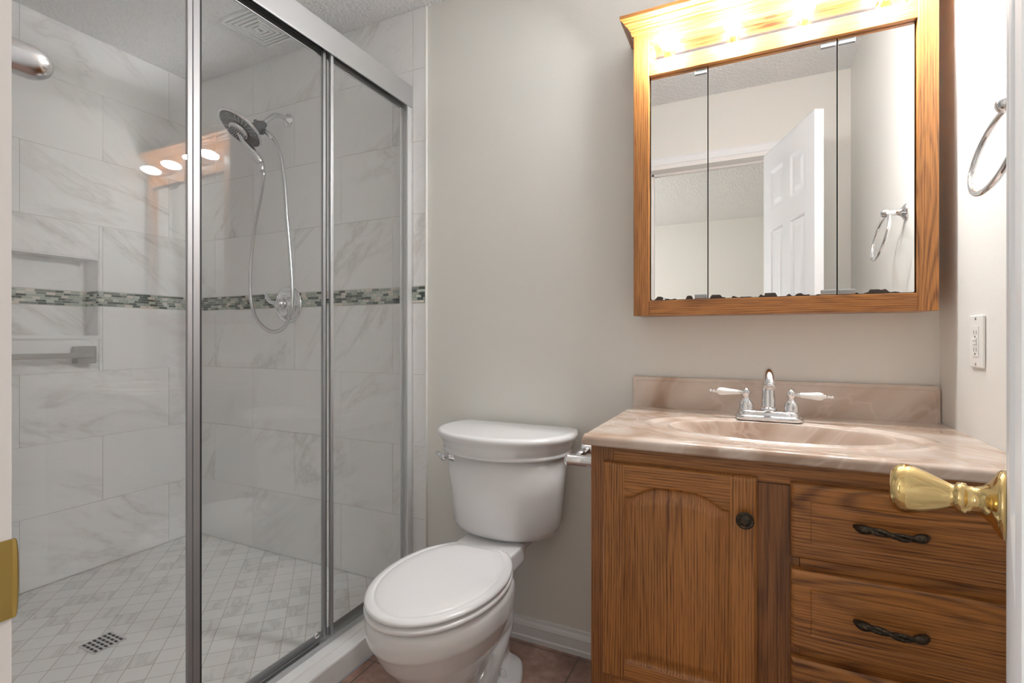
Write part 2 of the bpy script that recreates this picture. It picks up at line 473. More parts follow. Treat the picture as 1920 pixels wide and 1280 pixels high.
# bedroom walls, with an opening for the guessed, unseen window
wx0, wx1, wz0, wz1 = 0.3, 1.6, 0.8, 2.1
m_ = MB(); m_.box(-2.7, 1.8, YBED-0.12, YBED, 0, ZC)
struct(m_.build('wall_bedroom_rear', M['wall_bed']))
sy0, sy1 = -2.1, -0.6
m_ = MB()
m_.box(-2.7, -2.6, YBED, sy0, 0, ZC); m_.box(-2.7, -2.6, sy1, YF0, 0, ZC)
m_.box(-2.7, -2.6, sy0, sy1, 0, wz0); m_.box(-2.7, -2.6, sy0, sy1, wz1, ZC)
struct(m_.build('wall_bedroom_left', M['wall_bed']))
m_ = MB(); m_.box(1.7, 1.8, YBED, YF0, 0, ZC); struct(m_.build('wall_bedroom_right', M['wall_bed']))
def winframe(n, horizontal):
    m_ = MB()
    if True:
        for a, b, c, d in ((sy0, sy1, wz0, wz0+.04), (sy0, sy1, wz1-.04, wz1), (sy0, sy0+.04, wz0, wz1), (sy1-.04, sy1, wz0, wz1), (sy0, sy1, 1.43, 1.47)):
            m_.box(-2.68, -2.63, a, b, c, d)
    struct(m_.build('window_%d' % n, M['trim']))
winframe(1, False)  # frame of the guessed window that the added daylight comes through

# baseboards: profiled extrusion
def baseboard_prof():
    return [(0, 0), (0.014, 0), (0.014, 0.016), (0.0105, 0.02), (0.0105, 0.05), (0.012, 0.054), (0.009, 0.064), (0.005, 0.07), (0.004, 0.081), (0, 0.081)]
m_ = MB()
pr = baseboard_prof()
rings = [[(x, YB - d, z) for d, z in pr] for x in (-1.155, -0.345)]
m_.loft(rings, smooth=False); struct(m_.build('baseboard_back', M['trim']))
m_ = MB()
rings = [[(x, YF + d, z) for d, z in pr] for x in (XCURB, XO0-0.08)]
m_.loft(rings, smooth=False); struct(m_.build('baseboard_front', M['trim']))

# door jambs + casing
m_ = MB()
m_.box(XO0-0.02, XO0, YF0-0.012, YF+0.0165, 0, ZO+0.02); m_.box(XO1, XO1+0.02, YF0-0.012, YF+0.0165, 0, ZO+0.02)
m_.box(XO0, XO1, YF0-0.012, YF+0.0165, ZO, ZO+0.02)
m_.box(XO0, XO0+0.01, YF0+0.02, YF0+0.05, 0, ZO); m_.box(XO0, XO1, YF0+0.02, YF0+0.05, ZO-0.01, ZO)
struct(m_.build('trim_1', M['jambw']))
m_ = MB()
def casing(y0, sgn):
    w = 0.062
    prof = [(0, 0), (0, .010), (.008, .014), (.016, .012), (.020, .016), (.050, .017), (w, .012), (w, 0)]
    xa, xb, zt = XO0-0.006, XO1+0.006, ZO+0.006
    rings = []
    for k in range(4):
        r = []
        for o, d in prof:
            y = y0 + sgn*d
            r.append([(xa-o, y, 0), (xa-o, y, zt+o), (xb+o, y, zt+o), (xb+o, y, 0)][k])
        rings.append(r)
    m_.loft(rings, smooth=False)
casing(YF, 1); casing(YF0, -1)
struct(m_.build('trim_2', M['trim']))

# ---------------------------------------------------------------- shower tiling
def tids(o):
    """one random value per connected tile"""
    me = o.data
    at = me.attributes.new('tid', 'FLOAT', 'FACE')
    par = list(range(len(me.vertices)))
    def find(a):
        while par[a] != a: par[a] = par[par[a]]; a = par[a]
        return a
    for e in me.edges:
        a, b = find(e.vertices[0]), find(e.vertices[1])
        if a != b: par[a] = b
    rnd = {}
    for p in me.polygons:
        r = find(p.vertices[0])
        if r not in rnd: rnd[r] = random.random()*4
        at.data[p.index].value = rnd[r]
ROWS = [0.078, 0.3645, 0.651, 0.938, 1.222, 1.289, 1.577, 1.866, 2.155, ZC]
G = 0.0008
def subtract(r, h):
    a0, a1, z0, z1 = r
    if h is None or a1 <= h[0] or a0 >= h[1] or z1 <= h[2] or z0 >= h[3]: return [r]
    out = []
    if a0 < h[0]: out.append((a0, h[0], z0, z1))
    if a1 > h[1]: out.append((h[1], a1, z0, z1))
    b0, b1 = max(a0, h[0]), min(a1, h[1])
    if z0 < h[2]: out.append((b0, b1, z0, h[2]))
    if z1 > h[3]: out.append((b0, b1, h[3], z1))
    return out
def wall_rects(a_min, a_max, offA, hole=None, w=0.56, strip=None):
    rects = []
    lim = strip if strip is not None else a_max
    for r in range(len(ROWS)-1):
        z0, z1 = ROWS[r], ROWS[r+1]
        if r == 4: continue
        o = offA + (w/2 if r % 2 else 0)
        k0 = math.floor((a_min - o)/w)
        for k in range(k0, k0+8):
            a0, a1 = max(o+k*w, a_min), min(o+(k+1)*w, lim)
            if a1-a0 < 0.004: continue
            rects += subtract((a0, a1, z0, z1), hole)
        if strip is not None: rects.append((strip, a_max, z0, z1))
    return rects
def mosaic_rects(a0, a1, seed, hole=None):
    rnd = random.Random(seed)
    z0, z1 = 1.2235, 1.2875; n = 6; h = (z1-z0)/n
    out = []
    for i in range(n):
        a = a0 - rnd.random()*0.035
        while a < a1:
            l = rnd.choice((0.026, 0.03, 0.034))
            b0, b1 = max(a, a0), min(a+l, a1)
            if b1-b0 > 0.003:
                for q in subtract((b0, b1, z0+i*h, z0+(i+1)*h), hole):
                    out.append(q + (rnd.choices(range(5), (3.2, 2.2, 3.0, 2.2, 2.2))[0],))
            a += l
    return out
# back wall of the shower (plane y)
yt = YB-0.010
m_ = MB()
m_.box(XL, -1.159, yt+0.003, YB, ZS, ZC, M['grout'])
for a0, a1, z0, z1 in wall_rects(XL, -1.159, -2.158, None, strip=-1.218):
    m_.box(a0+G, a1-G, yt, yt+0.004, z0+G, z1-G, M['marble'])
for a0, a1, z0, z1, c in mosaic_rects(XL, -1.159, 3):
    m_.box(a0+.0008, a1-.0008, yt-0.0005, yt+0.004, z0+.0008, z1-.0008, MOS[c])
o = struct(m_.build('wall_shower_back', None)); tids(o)
# pale edge bead where tile meets paint
m_ = MB(); m_.box(-1.159, -1.1545, yt-0.001, YB, 0, ZC); struct(m_.build('trim_3', M['sealant']))
# left wall (plane x) with niche
NY0, NY1, NZ0, NZ1 = 0.62, 1.211, 1.092, 1.43
ND = 0.10
hole = (NY0, NY1, NZ0, NZ1)
m_ = MB()
yt0 = YF+0.010
xg = XL-0.003
m_.box(XL-0.3, XL-ND-0.012, YF, YB, 0, ZC, M['grout'])
for a0, a1, z0, z1 in subtract((YF, YB, 0, ZC), hole):
    m_.box(XL-ND-0.012, xg, a0, a1, z0, z1, M['grout'])
for a0, a1, z0, z1 in wall_rects(yt0, yt, 1.505-0.56*3, hole):
    m_.box(XL-0.004, XL, a0+G, a1-G, z0+G, z1-G, M['marble_l'])
for a0, a1, z0, z1, c in mosaic_rects(yt0, yt, 5, hole):
    m_.box(XL-0.004, XL+0.0005, a0+.0008, a1-.0008, z0+.0008, z1-.0008, MOS[c])
# niche lining
xb = XL-ND
for z0, z1 in ((NZ0, 1.222), (1.289, NZ1)):
    m_.box(xb-0.012, xb, NY0, NY1, z0+G, z1-G, M['marble_l'])
    m_.box(xb, XL, NY1-0.0005, NY1-0.004, z0+G, z1-G, M['marble'])
    m_.box(xb, XL, NY0+0.0005, NY0+0.004, z0+G, z1-G, M['marble'])
m_.box(xb, XL, NY0, NY1, NZ1-0.006, NZ1, M['marble_l'])
m_.box(xb, XL+0.006, NY0-0.004, NY1+0.004, NZ0-0.014, NZ0+0.002, M['marble_plain'])
m_.box(xb-0.012, xb-0.001, NY0, NY1, 1.222, 1.289, M['grout'])
for a0, a1, z0, z1, c in mosaic_rects(NY0, NY1, 8):
    m_.box(xb-0.004, xb+0.0005, a0+.0008, a1-.0008, z0+.0008, z1-.0008, MOS[c])
for a0, a1, z0, z1, c in mosaic_rects(xb, XL, 9):
    m_.box(a0+.0008, a1-.0008, NY1-0.0045, NY1, z0+.0008, z1-.0008, MOS[c])
o = struct(m_.build('wall_left', None)); tids(o)
# front wall of the shower
m_ = MB(); m_.box(XL, -1.20, YF, yt0-0.003, ZS, ZC, M['grout'])
for a0, a1, z0, z1 in wall_rects(XL, -1.20, -2.158):
    m_.box(a0+G, a1-G, yt0-0.004, yt0, z0+G, z1-G, M['marble'])
o = struct(m_.build('wall_shower_front', None)); tids(o)
# shower floor, curb
m_ = MB(); m_.box(XL, -1.298, YF, YB, -0.1, ZS); struct(m_.build('floor_shower', M['shfloor']))
m_ = MB()
m_.box(-1.298, -1.215, YF, YB, 0, 0.078, M['marble_plain'], 0.001)
m_.box(-1.213, XCURB, YF, YB, 0, 0.078, M['marble_plain'], 0.006)
m_.box(-1.2975, -1.172, YF, YB, 0, 0.0765, M['grout'])
struct(m_.build('trim_4', None))

# ---------------------------------------------------------------- shower enclosure
enc = thing('shower_enclosure', (-1.255, YF+0.01, 0.078), 'chrome framed sliding glass shower enclosure standing on the white marble curb', 'shower door')
ya, yb_ = YF+0.011, yt-0.001
m_ = MB()   # header: hollow U seen from below
m_.box(-1.226, -1.220, ya, yb_, 2.003, 2.089, None, 0.0015); m_.box(-1.270, -1.264, ya, yb_, 2.003, 2.089, None, 0.0015)
m_.box(-1.2635, -1.2265, ya, yb_, 2.078, 2.0885)
part('header_rail', m_, M['alu'], enc)
m_ = MB(); m_.box(-1.2425, -1.2385, ya+.02, 1.195, 2.008, 2.024)
part('roller_track', m_, M['rubber'], enc, 'dark track under the chrome header')
m_ = MB()   # bottom track
m_.box(-1.282, -1.2495, ya, yb_, 0.0785, 0.083)
m_.box(-1.2520, -1.2495, ya, yb_, 0.083, 0.096); m_.box(-1.282, -1.278, ya, yb_, 0.083, 0.115); m_.box(-1.264, -1.2615, ya, 1.2, 0.083, 0.100)
part('bottom_track', m_, M['alu'], enc)
m_ = MB()
m_.box(-1.262, -1.2575, 1.612, 1.638, 0.1165, 2.002); m_.box(-1.227, -1.222, 1.612, 1.638, 0.0965, 2.002); m_.box(-1.2570, -1.2275, 1.630, 1.638, 0.0965, 2.002)
part('wall_jamb', m_, M['alu_light'], enc)
m_ = MB()
m_.box(-1.262, -1.222, ya+0.0005, ya+0.026, 0.1165, 2.002)
part('wall_jamb', m_, M['alu_light'], enc)
def skew(m_, x, y, a):
    if a: bmesh.ops.rotate(m_.bm, verts=m_.bm.verts, cent=(x, y, 0), matrix=Matrix.Rotation(a, 3, 'Z'))
def panel(x, y0, y1, stiles, lab, a=0.0, seal=None):
    ym = (y0+y1)/2
    m_ = MB(); m_.box(x-0.0025, x+0.0025, y0, y1, 0.1185, 2.022); skew(m_, x, ym, a)
    g = part('glass_panel', m_, M['glass'], enc, lab)
    for (s0, s1, dx, mm) in stiles:
        m_ = MB(); m_.box(x-dx, x+dx, s0, s1, 0.1175, 2.018, None, 0.0010); skew(m_, x, ym, a)
        part('stile', m_, mm, g)
    if seal:
        m_ = MB(); m_.box(x-.005, x+.005, seal[0], seal[1], 0.119, 2.016); skew(m_, x, ym, a); part('seal', m_, M['rubber'], g)
    return g
g1 = panel(-1.2335, ya+0.03, 0.757, ((0.7555, 0.7680, 0.0042, M['alu_stile']), (0.7684, 0.7850, 0.0058, M['alu_stile'])), 'sliding glass panel nearest the doorway', -0.010, (0.7852, 0.7895))
g2 = panel(-1.2490, 0.800, 1.199, ((0.7900, 0.8010, 0.0045, M['alu_stile']), (1.1975, 1.2080, 0.0052, M['alu_stile'])), 'middle sliding glass panel', -0.007, (1.2083, 1.2110))
m_ = MB(); m_.lathe((-1.2435, 1.17, 0.140), (1, 0, 0), [(0, 0), (0.010, 0), (0.010, 0.004), (0.006, 0.007), (0, 0.0075)], n=20)
part('roller_cap', m_, M['chrome'], g2)
g3 = panel(-1.2340, 1.226, 1.625, ((1.2165, 1.2280, 0.0052, M['alu']),), 'fixed glass panel against the rear tiled wall')

# ---------------------------------------------------------------- shower head with hand shower and hose
sh = thing('shower_fixture', (-1.919, yt, 2.084), 'round chrome combination shower head with hand shower and looping metal hose on the tiled wall', 'shower head')
m_ = MB(); m_.lathe((-1.919, yt-.0005, 2.084), (0, -1, 0), [(0, 0), (.030, 0), (.030, .003), (.026, .008), (.016, .013), (.0135, .018), (0, .018)], n=32)
part('flange', m_, M['chrome'], sh)
A = Vector((-1.919, yt-.015, 2.084))
armpts = catmull([A, (-1.921, 1.602, 2.088), (-1.924, 1.572, 2.080), (-1.930, 1.546, 2.056), (-1.935, 1.524, 2.028)], 6)
m_ = MB(); m_.tube(armpts, 0.0115, n=18); part('shower_arm', m_, M['chrome_b'], sh)
nrm = Vector((-0.167, -0.542, -0.80)).normalized()     # spray direction
Hc = Vector((-1.964, 1.435, 1.980))
D = Vector((-1.938, 1.505, 2.004))
m_ = MB()
m_.tube([armpts[-1], D, Hc + Vector((.012, .035, -.006)) - nrm*.012], [.015, .024, .030], n=24)
ax = Vector((.25, -.1, .95))
m_.lathe(D - ax*.028, ax, [(0, 0), (.016, 0), (.022, .008), (.0235, .028), (.022, .046), (.014, .054), (0, .056)], n=24)
m_.lathe(D + Vector((-.014, -.004, .022)), Vector((-.5, -.2, .8)), [(0, 0), (.007, 0), (.008, .012), (0, .015)], n=12)
m_.lathe(D + Vector((.014, .004, -.012)), Vector((.9, .3, -.3)), [(0, 0), (.007, 0), (.007, .016), (0, .018)], n=12)
part('diverter', m_, M['darkgrey'], sh, 'dark grey plastic diverter')
m_ = MB(); m_.lathe(Hc, nrm, [(0, -.026), (.035, -.024), (.075, -.012), (.095, -.002), (.099, .003), (.098, .008), (.092, .011), (.091, .007), (0, .007)], n=56)
disc = part('spray_disc', m_, M['chrome'], sh)
m_ = MB(); m_.lathe(Hc, nrm, [(0, .0075), (.090, .0075), (.086, .011), (.050, .008), (0, .008)], n=56)
face = part('spray_face', m_, M['sprayface'], disc, 'dark grey spray face')
m_ = MB()
t1 = nrm.cross(Vector((0, 0, 1))).normalized(); t2 = nrm.cross(t1)
for k in range(28):
    a = 2*pi*k/28
    d = t1*cos(a)+t2*sin(a)
    m_.tube([Hc+nrm*.011+d*.052, Hc+nrm*.0125+d*.084], .0022, n=6)
part('nozzle_ridge', m_, M['midgrey'], disc, 'grey ridges on the spray face')
# hand shower docked in the middle
wc = Hc + nrm*0.012
m_ = MB(); m_.lathe(wc, nrm, [(0, -.004), (.040, -.003), (.043, .003), (.041, .011), (.036, .014), (0, .014)], n=40)
wand_end = Vector((-1.918, 1.498, 1.842))
neck = wc + (wand_end - wc)*0.25 + nrm*0.012
path = catmull([wc + nrm*.004, neck, wc+(wand_end-wc)*0.62+nrm*.006, wand_end], 6)
rr = [0.016]*len(path)
def smooth01(t): t = max(0, min(1, t)); return t*t*(3-2*t)
for i in range(len(path)):
    t = i/(len(path)-1); rr[i] = .0105 + .0085*smooth01((t-.25)/.55) - .0045*smooth01((t-.86)/.14)
m_.tube(path, rr, n=18)
hs = part('hand_shower', m_, M['chrome'], sh)
m_ = MB(); m_.lathe(wc, nrm, [(0, .0145), (.034, .0145), (.033, .017), (0, .018)], n=32)
for ring_r, kk in ((.026, 18), (.017, 12), (.008, 6)):
    for k in range(kk):
        a = 2*pi*k/kk; d = t1*cos(a)+t2*sin(a)
        m_.lathe(wc+d*ring_r+nrm*.0178, nrm, [(0, 0), (.0022, 0), (.0018, .002), (0, .002)], M['rubber'], n=6)
part('hand_shower_face', m_, M['midgrey'], hs)
dn = (wand_end - path[-4]).normalized()
m_ = MB(); m_.lathe(wand_end, Vector((.05, .05, -1)), [(0, -.004), (.0125, -.004), (.013, .01), (.011, .03), (.009, .036), (0, .036)], n=18)
part('hose_nut', m_, M['chrome'], hs)
hose_pts = [(-1.915,1.499,1.812),(-1.907,1.5,1.790),(-1.94,1.515,1.720),(-2.0,1.54,1.63),(-2.045,1.55,1.504),(-2.066,1.555,1.36),(-2.062,1.555,1.262),(-2.027,1.55,1.183),(-1.968,1.55,1.129),(-1.903,1.55,1.11),(-1.83,1.545,1.132),(-1.785,1.54,1.194),(-1.779,1.54,1.274),(-1.792,1.54,1.436),(-1.799,1.53,1.596),(-1.809,1.525,1.756),(-1.823,1.52,1.86),(-1.846,1.515,1.924),(-1.877,1.51,1.962),(-1.912,1.505,1.988)]
hp = catmull(hose_pts, 24)
# resample evenly and ridge the hose
res = [hp[0]]; acc = 0
for a, b in zip(hp, hp[1:]):
    seg = (b-a).length; d = 0
    while acc + (seg-d) >= 0.0040:
        d += 0.0040-acc; acc = 0; res.append(a + (b-a)*(d/seg))
    acc += seg-d
m_ = MB(); m_.tube(res, [0.0084 if i % 2 else 0.0064 for i in range(len(res))], n=10)
part('hose', m_, M['chrome_b'], sh)
e = Vector(hose_pts[-1])
m_ = MB(); m_.tube([e, Vector((-1.886, 1.508, 1.966)), Vector((-1.862, 1.512, 1.943))], [.0095, .0095, .008], n=14)
part('hose_end', m_, M['chrome'], sh)

# shower valve
vv = thing('shower_valve', (-1.915, yt, 1.236), 'round chrome shower valve with lever set into the mosaic band', 'shower valve')
m_ = MB(); m_.lathe((-1.915, yt-.0008, 1.236), (0, -1, 0), [(0, 0), (.083, 0), (.085, .003), (.080, .008), (.066, .012), (.060, .011), (.045, .014), (.030, .022), (.026, .03), (0, .03)], n=56)
part('escutcheon', m_, M['chrome'], vv)
m_ = MB(); m_.lathe((-1.915, yt-.031, 1.236), (0, -1, 0), [(0, 0), (.024, 0), (.024, .018), (.021, .032), (.012, .04), (0, .042)], n=28)
m_.tube(catmull([(-1.922, yt-.058, 1.238), (-1.955, yt-.064, 1.245), (-1.975, yt-.066, 1.262), (-1.985, yt-.068, 1.285)], 5), [.012]*6+[.0105]*5+[.0085]*5, n=14, squash=.7)
part('lever', m_, M['chrome'], vv)

# grab bar under the niche
gb = thing('grab_bar', (XL, 1.155, 1.010), 'square grey metal grab bar on the tiled left wall below the niche', 'grab bar')
def gflange(y):
    m_ = MB(); m_.box(XL, XL+0.05, y-0.034, y+0.034, 0.974, 1.048, None, 0.003)
    return part('flange', m_, M['steel'], gb)
gflange(1.146); gflange(0.60)
m_ = MB(); m_.box(XL+0.058, XL+0.082, 0.60, 1.157, 1.000, 1.021, None, 0.003)
m_.box(XL+0.0505, XL+0.0575, 1.136, 1.157, 1.000, 1.021); m_.box(XL+0.0505, XL+0.0575, 0.60, 0.62, 0.999, 1.023)
part('bar', m_, M['steel'], gb)

# floor drain
fd = thing('floor_drain', (-1.932, .914, ZS), 'small square perforated metal drain in the marble shower floor', 'drain')
m_ = MB()
cx, cy, h = -1.932, .914, .047
m_.box(cx-h, cx+h, cy-h, cy+h, ZS, ZS+0.003, None, 0.001); part('drain_plate', m_, M['chrome_b'], fd)
m_ = MB()
for i in range(4):
    for j in range(6):
        x = cx - .033 + i*.022; y = cy - .036 + j*.0144
        m_.box(x-.0075, x+.0075, y-.0035, y+.0035, ZS+0.0031, ZS+0.0036)
part('drain_slots', m_, M['slot'], fd, 'dark slots in the drain')

# ceiling vent over the shower
cv = thing('ceiling_vent', (-1.865, 1.45, ZC), 'square white ceiling vent with concentric louvres above the shower', 'vent')
m_ = MB()
for k in range(6):
    a = 0.105 - k*0.017; b_ = a - 0.010
    z0, z1 = ZC-0.012-0.001*k, ZC-0.0005
    cx, cy = -1.865, 1.45
    m_.box(cx-a, cx+a, cy-a, cy-b_, z0, z1); m_.box(cx-a, cx+a, cy+b_, cy+a, z0, z1)
    m_.box(cx-a, cx-b_, cy-b_, cy+b_, z0, z1); m_.box(cx+b_, cx+a, cy-b_, cy+b_, z0, z1)
part('vent_grille', m_, M['whitegrille'], cv)
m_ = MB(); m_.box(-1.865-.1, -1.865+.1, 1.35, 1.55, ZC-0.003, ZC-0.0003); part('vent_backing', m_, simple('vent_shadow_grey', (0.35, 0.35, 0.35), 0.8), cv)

# ---------------------------------------------------------------- toilet
TX = -0.752
to = thing('toilet', (TX, 1.30, 0), 'white two piece elongated toilet with closed lid standing between shower and vanity', 'toilet')
def dring(cx, yb, ym, yf, hb, hm, z, n=40, p=2.0):
    r = [(cx-hb, yb, z), (cx+hb, yb, z)]
    r[0:0] = []
    out = []
    for i in range(7): out.append((cx-hb+2*hb*i/6, yb, z))
    for i in range(1, 5):
        t = i/5; out.append((cx+hb+(hm-hb)*sin(t*pi/2), yb+(ym-yb)*t, z))
    for i in range(n+1):
        a = pi*i/n
        x = hm*(abs(cos(a))**(2/p))*(1 if cos(a) >= 0 else -1); y = ym-(ym-yf)*abs(sin(a))**(2/p)
        out.append((cx+x, y, z))
    for i in range(4, 0, -1):
        t = i/5; out.append((cx-hb-(hm-hb)*sin(t*pi/2), yb+(ym-yb)*t, z))
    return out
m_ = MB()
rings = []
for z, ins in ((.432, .050), (.434, .030), (.440, .014), (.450, .005), (.465, 0.0), (.58, 0), (.7025, 0)):
    t = (z-.432)/.27
    hm = .184 + .024*t; yf = 1.405 - .030*t
    rings.append(dring(TX, 1.625-ins*.5, 1.535, yf+ins, hm*.93-ins, hm-ins, z, p=2.15))
m_.loft(rings); tank = part('tank', m_, M['porcelain'], to)
m_ = MB(); rings = []
for z, ins in ((.703, .030), (.7035, .0215), (.711, .020), (.713, .024), (.717, .0245), (.722, .020), (.737, .0165), (.748, .010), (.756, .003), (.762, 0), (.769, .0005), (.774, .004), (.7765, .010), (.7770, .022), (.7765, .035)):
    rings.append(dring(TX, 1.637-ins*.2, 1.545, 1.338+ins, .226-ins, .245-ins, z, p=2.1))
m_.loft(rings); part('tank_lid', m_, M['porcelain'], to)
# flush lever on the left front of the tank
m_ = MB()
lo = Vector((TX-.138, 1.411, .694)); ln = Vector((-.54, -.842, 0)).normalized()
m_.lathe(lo + ln*-.004, ln, [(0, 0), (.0185, 0), (.0195, .003), (.0165, .008), (.010, .018), (.0085, .026), (.0115, .029), (.0115, .04), (.008, .044), (0, .045)], n=28)
b0 = lo + ln*.033
m_.tube([b0, b0+Vector((-.014, .008, .002)), b0+Vector((-.034, .022, .006)), b0+Vector((-.037, .024, .0065))], [.0055, .006, .0082, .007], n=14)
part('flush_lever', m_, M['chrome_b'], to)
def egg(cx, yc, af, ab, hw, z, ytr=None, n=64):
    out = []
    for i in range(n):
        a = 2*pi*i/n
        x = hw*cos(a); y = yc + (ab if sin(a) > 0 else af)*sin(a)
        if ytr is not None and y > ytr: y = ytr
        out.append((cx+x, y, z))
    return out
def seat_ring(ins, z):
    return egg(TX, 1.150, .247-ins, .245-ins, .174-ins, z, 1.358-ins*.6)
# bowl: blended from several lofts
m_ = MB(); rings = []
for z, yf, yb2, hw in ((0.0, 1.035, 1.25, .088), (.06, 1.035, 1.25, .084), (.14, 1.033, 1.255, .082), (.19, 1.022, 1.27, .090), (.235, .990, 1.30, .118), (.285, .948, 1.345, .152), (.322, .926, 1.375, .167), (.336, .918, 1.385, .1725), (.343, .912, 1.39, .176), (.372, .908, 1.39, .178), (.392, .910, 1.39, .176), (.4035, .918, 1.385, .168)):
    yc = (yf+yb2)/2 + .02
    rings.append(egg(TX, yc, yc-yf, yb2-yc, hw, z))
m_.loft(rings)
m_.box(TX-.106, TX+.106, 1.33, 1.465, .372, .428)
m_.box(TX-.085, TX+.085, 1.45, 1.60, .385, .431)
m_.loft([dring(TX, yb2, yb2-.06, 1.24, hw*.8, hw, z, 20) for z, hw, yb2 in ((.03, .040, 1.50), (.07, .044, 1.495), (.11, .056, 1.485), (.15, .074, 1.47), (.20, .084, 1.46), (.30, .086, 1.455), (.39, .088, 1.46))])
# flared foot
def foot(g, z): return egg(TX, 1.27, .225+g, .270+g, 0.120+g, z, 1.505+g*.4)
m_.loft([foot(.012, 0), foot(.012, .022)]); m_.loft([foot(.006, 0), foot(.006, .031)])
m_.loft([foot(0, .028), foot(-.012, .038), foot(-.05, .052)])
for s_ in (-1, 1):
    pth = catmull([(TX+s_*.040, 1.42, .20), (TX+s_*.044, 1.36, .145), (TX+s_*.046, 1.28, .095), (TX+s_*.044, 1.20, .07), (TX+s_*.035, 1.12, .07)], 6)
    m_.tube(pth, .042, n=16)
bowl = part('bowl', m_, M['porcelain'], to)
md = bowl.modifiers.new('r', 'REMESH'); md.mode = 'VOXEL'; md.voxel_size = 0.0045; md.use_smooth_shade = True
md = bowl.modifiers.new('sm', 'SMOOTH'); md.iterations = 6; md.factor = 0.5
for s_ in (-1, 1):
    m_ = MB(); m_.lathe((TX+s_*.066, 1.375, .036), (0, 0, 1), [(0, 0), (.0135, 0), (.0135, .012), (.010, .026), (.005, .031), (0, .032)], n=20)
    part('bolt_cap', m_, M['seat'], to)
m_ = MB()
m_.loft([seat_ring(i, z) for i, z in ((.036, .4050), (.030, .4078), (.004, .4092), (0, .413), (0, .4185), (.003, .4222), (.030, .4232))])
part('seat', m_, M['seat'], to)
m_ = MB()
m_.loft([seat_ring(i, z) for i, z in ((.034, .4272), (.005, .4280), (.0012, .432), (.0015, .4365), (.006, .4405), (.018, .4432), (.0225, .4428), (.025, .4405), (.0275, .4425), (.034, .4455), (.06, .4465), (.12, .4470))])
part('seat_lid', m_, M['seat'], to)
for s_ in (-1, 1):
    m_ = MB(); m_.box(TX+s_*.07-.014, TX+s_*.07+.014, 1.3585, 1.371, .4285, .4375, None, .004, 3); part('hinge', m_, M['seat'], to)

# ---------------------------------------------------------------- vanity cabinet
VX0, VX1, VY = -0.330, XR-0.001, 1.120
VZ = 0.842
va = thing('vanity_cabinet', (0.055, 1.38, 0), 'honey oak bathroom vanity cabinet with one arched door and three drawers', 'cabinet')
m_ = MB()
m_.box(VX0, VX0+.016, VY+.02, YB-.002, 0, VZ); part('side_panel', m_, M['oak_d'], va)
m_ = MB(); m_.box(VX1-.016, VX1, VY+.02, YB-.002, 0, VZ); part('side_panel', m_, M['oak_v'], va)
m_ = MB(); m_.box(VX0+.0165, VX1-.0165, VY+.075, VY+.09, 0, .10); part('toe_kick', m_, M['oak_h'], va)
m_ = MB(); m_.box(VX0+.0165, VX1-.0165, VY+.03, YB-.004, .101, .115); part('cabinet_bottom', m_, M['oak_h'], va)
def ff(x0, x1, z0, z1, mm):
    m_ = MB(); m_.box(x0, x1, VY, VY+.0198, z0, z1, None, .0008); part('face_frame', m_, mm, va)
ff(VX0, -.278, 0.0, VZ, M['oak_d']); ff(-.0, .088, .10, .795, M['oak_d']); ff(.40, VX1, 0.0, VZ, M['oak_d'])
ff(-.2775, .3995, .796, VZ-.0005, M['oak_h'])
for z0, z1 in ((.625, .675), (.455, .50), (.10, .345)): ff(.0885, .3995, z0, z1, M['oak_h'])
ff(-.2775, -.0005, .10, .345, M['oak_h'])
m_ = MB(); m_.box(-.2775, -.0005, VY+.021, VY+.023, .345, .80); m_.box(.0885, .3995, VY+.021, VY+.023, .34, .80); part('cabinet_interior', m_, M['groove'], va)

def lin(a, b, n): return [a+(b-a)*i/n for i in range(n+1)]
def close_back(m_, g, yback, mm):
    """walls from the border of a front heightfield back to y=yback"""
    top = g[-1]; bot = g[0]; lft = [r[0] for r in g]; rgt = [r[-1] for r in g]
    loop = bot + rgt[1:] + top[::-1][1:] + lft[::-1][1:-1]
    bk = [m_.bm.verts.new((v.co.x, yback, v.co.z)) for v in loop]
    n = len(loop)
    for i in range(n): m_.face([loop[i], loop[(i+1) % n], bk[(i+1) % n], bk[i]], mm)
    m_.face(bk, mm)
def smooth01(t): t = max(0, min(1, t)); return t*t*(3-2*t)
def make_door(x0, x1, z0, z1, yf):
    sw = .049; bw = .040
    px0, px1, pz0 = x0+sw, x1-.049, z0+bw
    def ztop(x):
        t = (x-(px0+px1)/2)/((px1-px0)/2)
        if abs(t) >= .90: return z1 - .071
        return z1 - .071 + .027*smooth01((1-(t/.90)**2)*1.0)**.8
    def f(x, z):
        d = min(x-px0, px1-x, z-pz0, (ztop(x)-z)*.94)
        y = yf
        e = min(x-x0, x1-x, z-z0, z1-z)
        if e < .006: y += .0045*(1-e/.006)**2
        if d > 0:
            y += .0075*smooth01(d/.004) if d < .008 else .0075 - .0072*smooth01((d-.008)/.026)
        elif d > -.004: y += .0012*(1+d/.004)
        # joint lines between stiles and rails
        if d < 0 and (abs(x-px0) < .0011 or abs(x-px1) < .0011): y += .0008
        return (x, y, z)
    xs = sorted(set(lin(x0, x1, 140) + [x0+.001, x0+.0025, x1-.001, x1-.0025, px0, px1]))
    zs = lin(z0, z1, 210)
    m_ = MB()
    V_, H_ = M['oak_v'], M['oak_h']
    def mf(x, z):
        if x < px0 or x > px1: return V_
        if z < pz0 or z > ztop(x): return H_
        return V_
    g = m_.heightfield(xs, zs, f, None, mf)
    close_back(m_, g, yf+.0185, V_)
    return m_
m_ = make_door(-.2985, .0135, .331, .807, VY-.0195)
dr = part('door', m_, None, va)
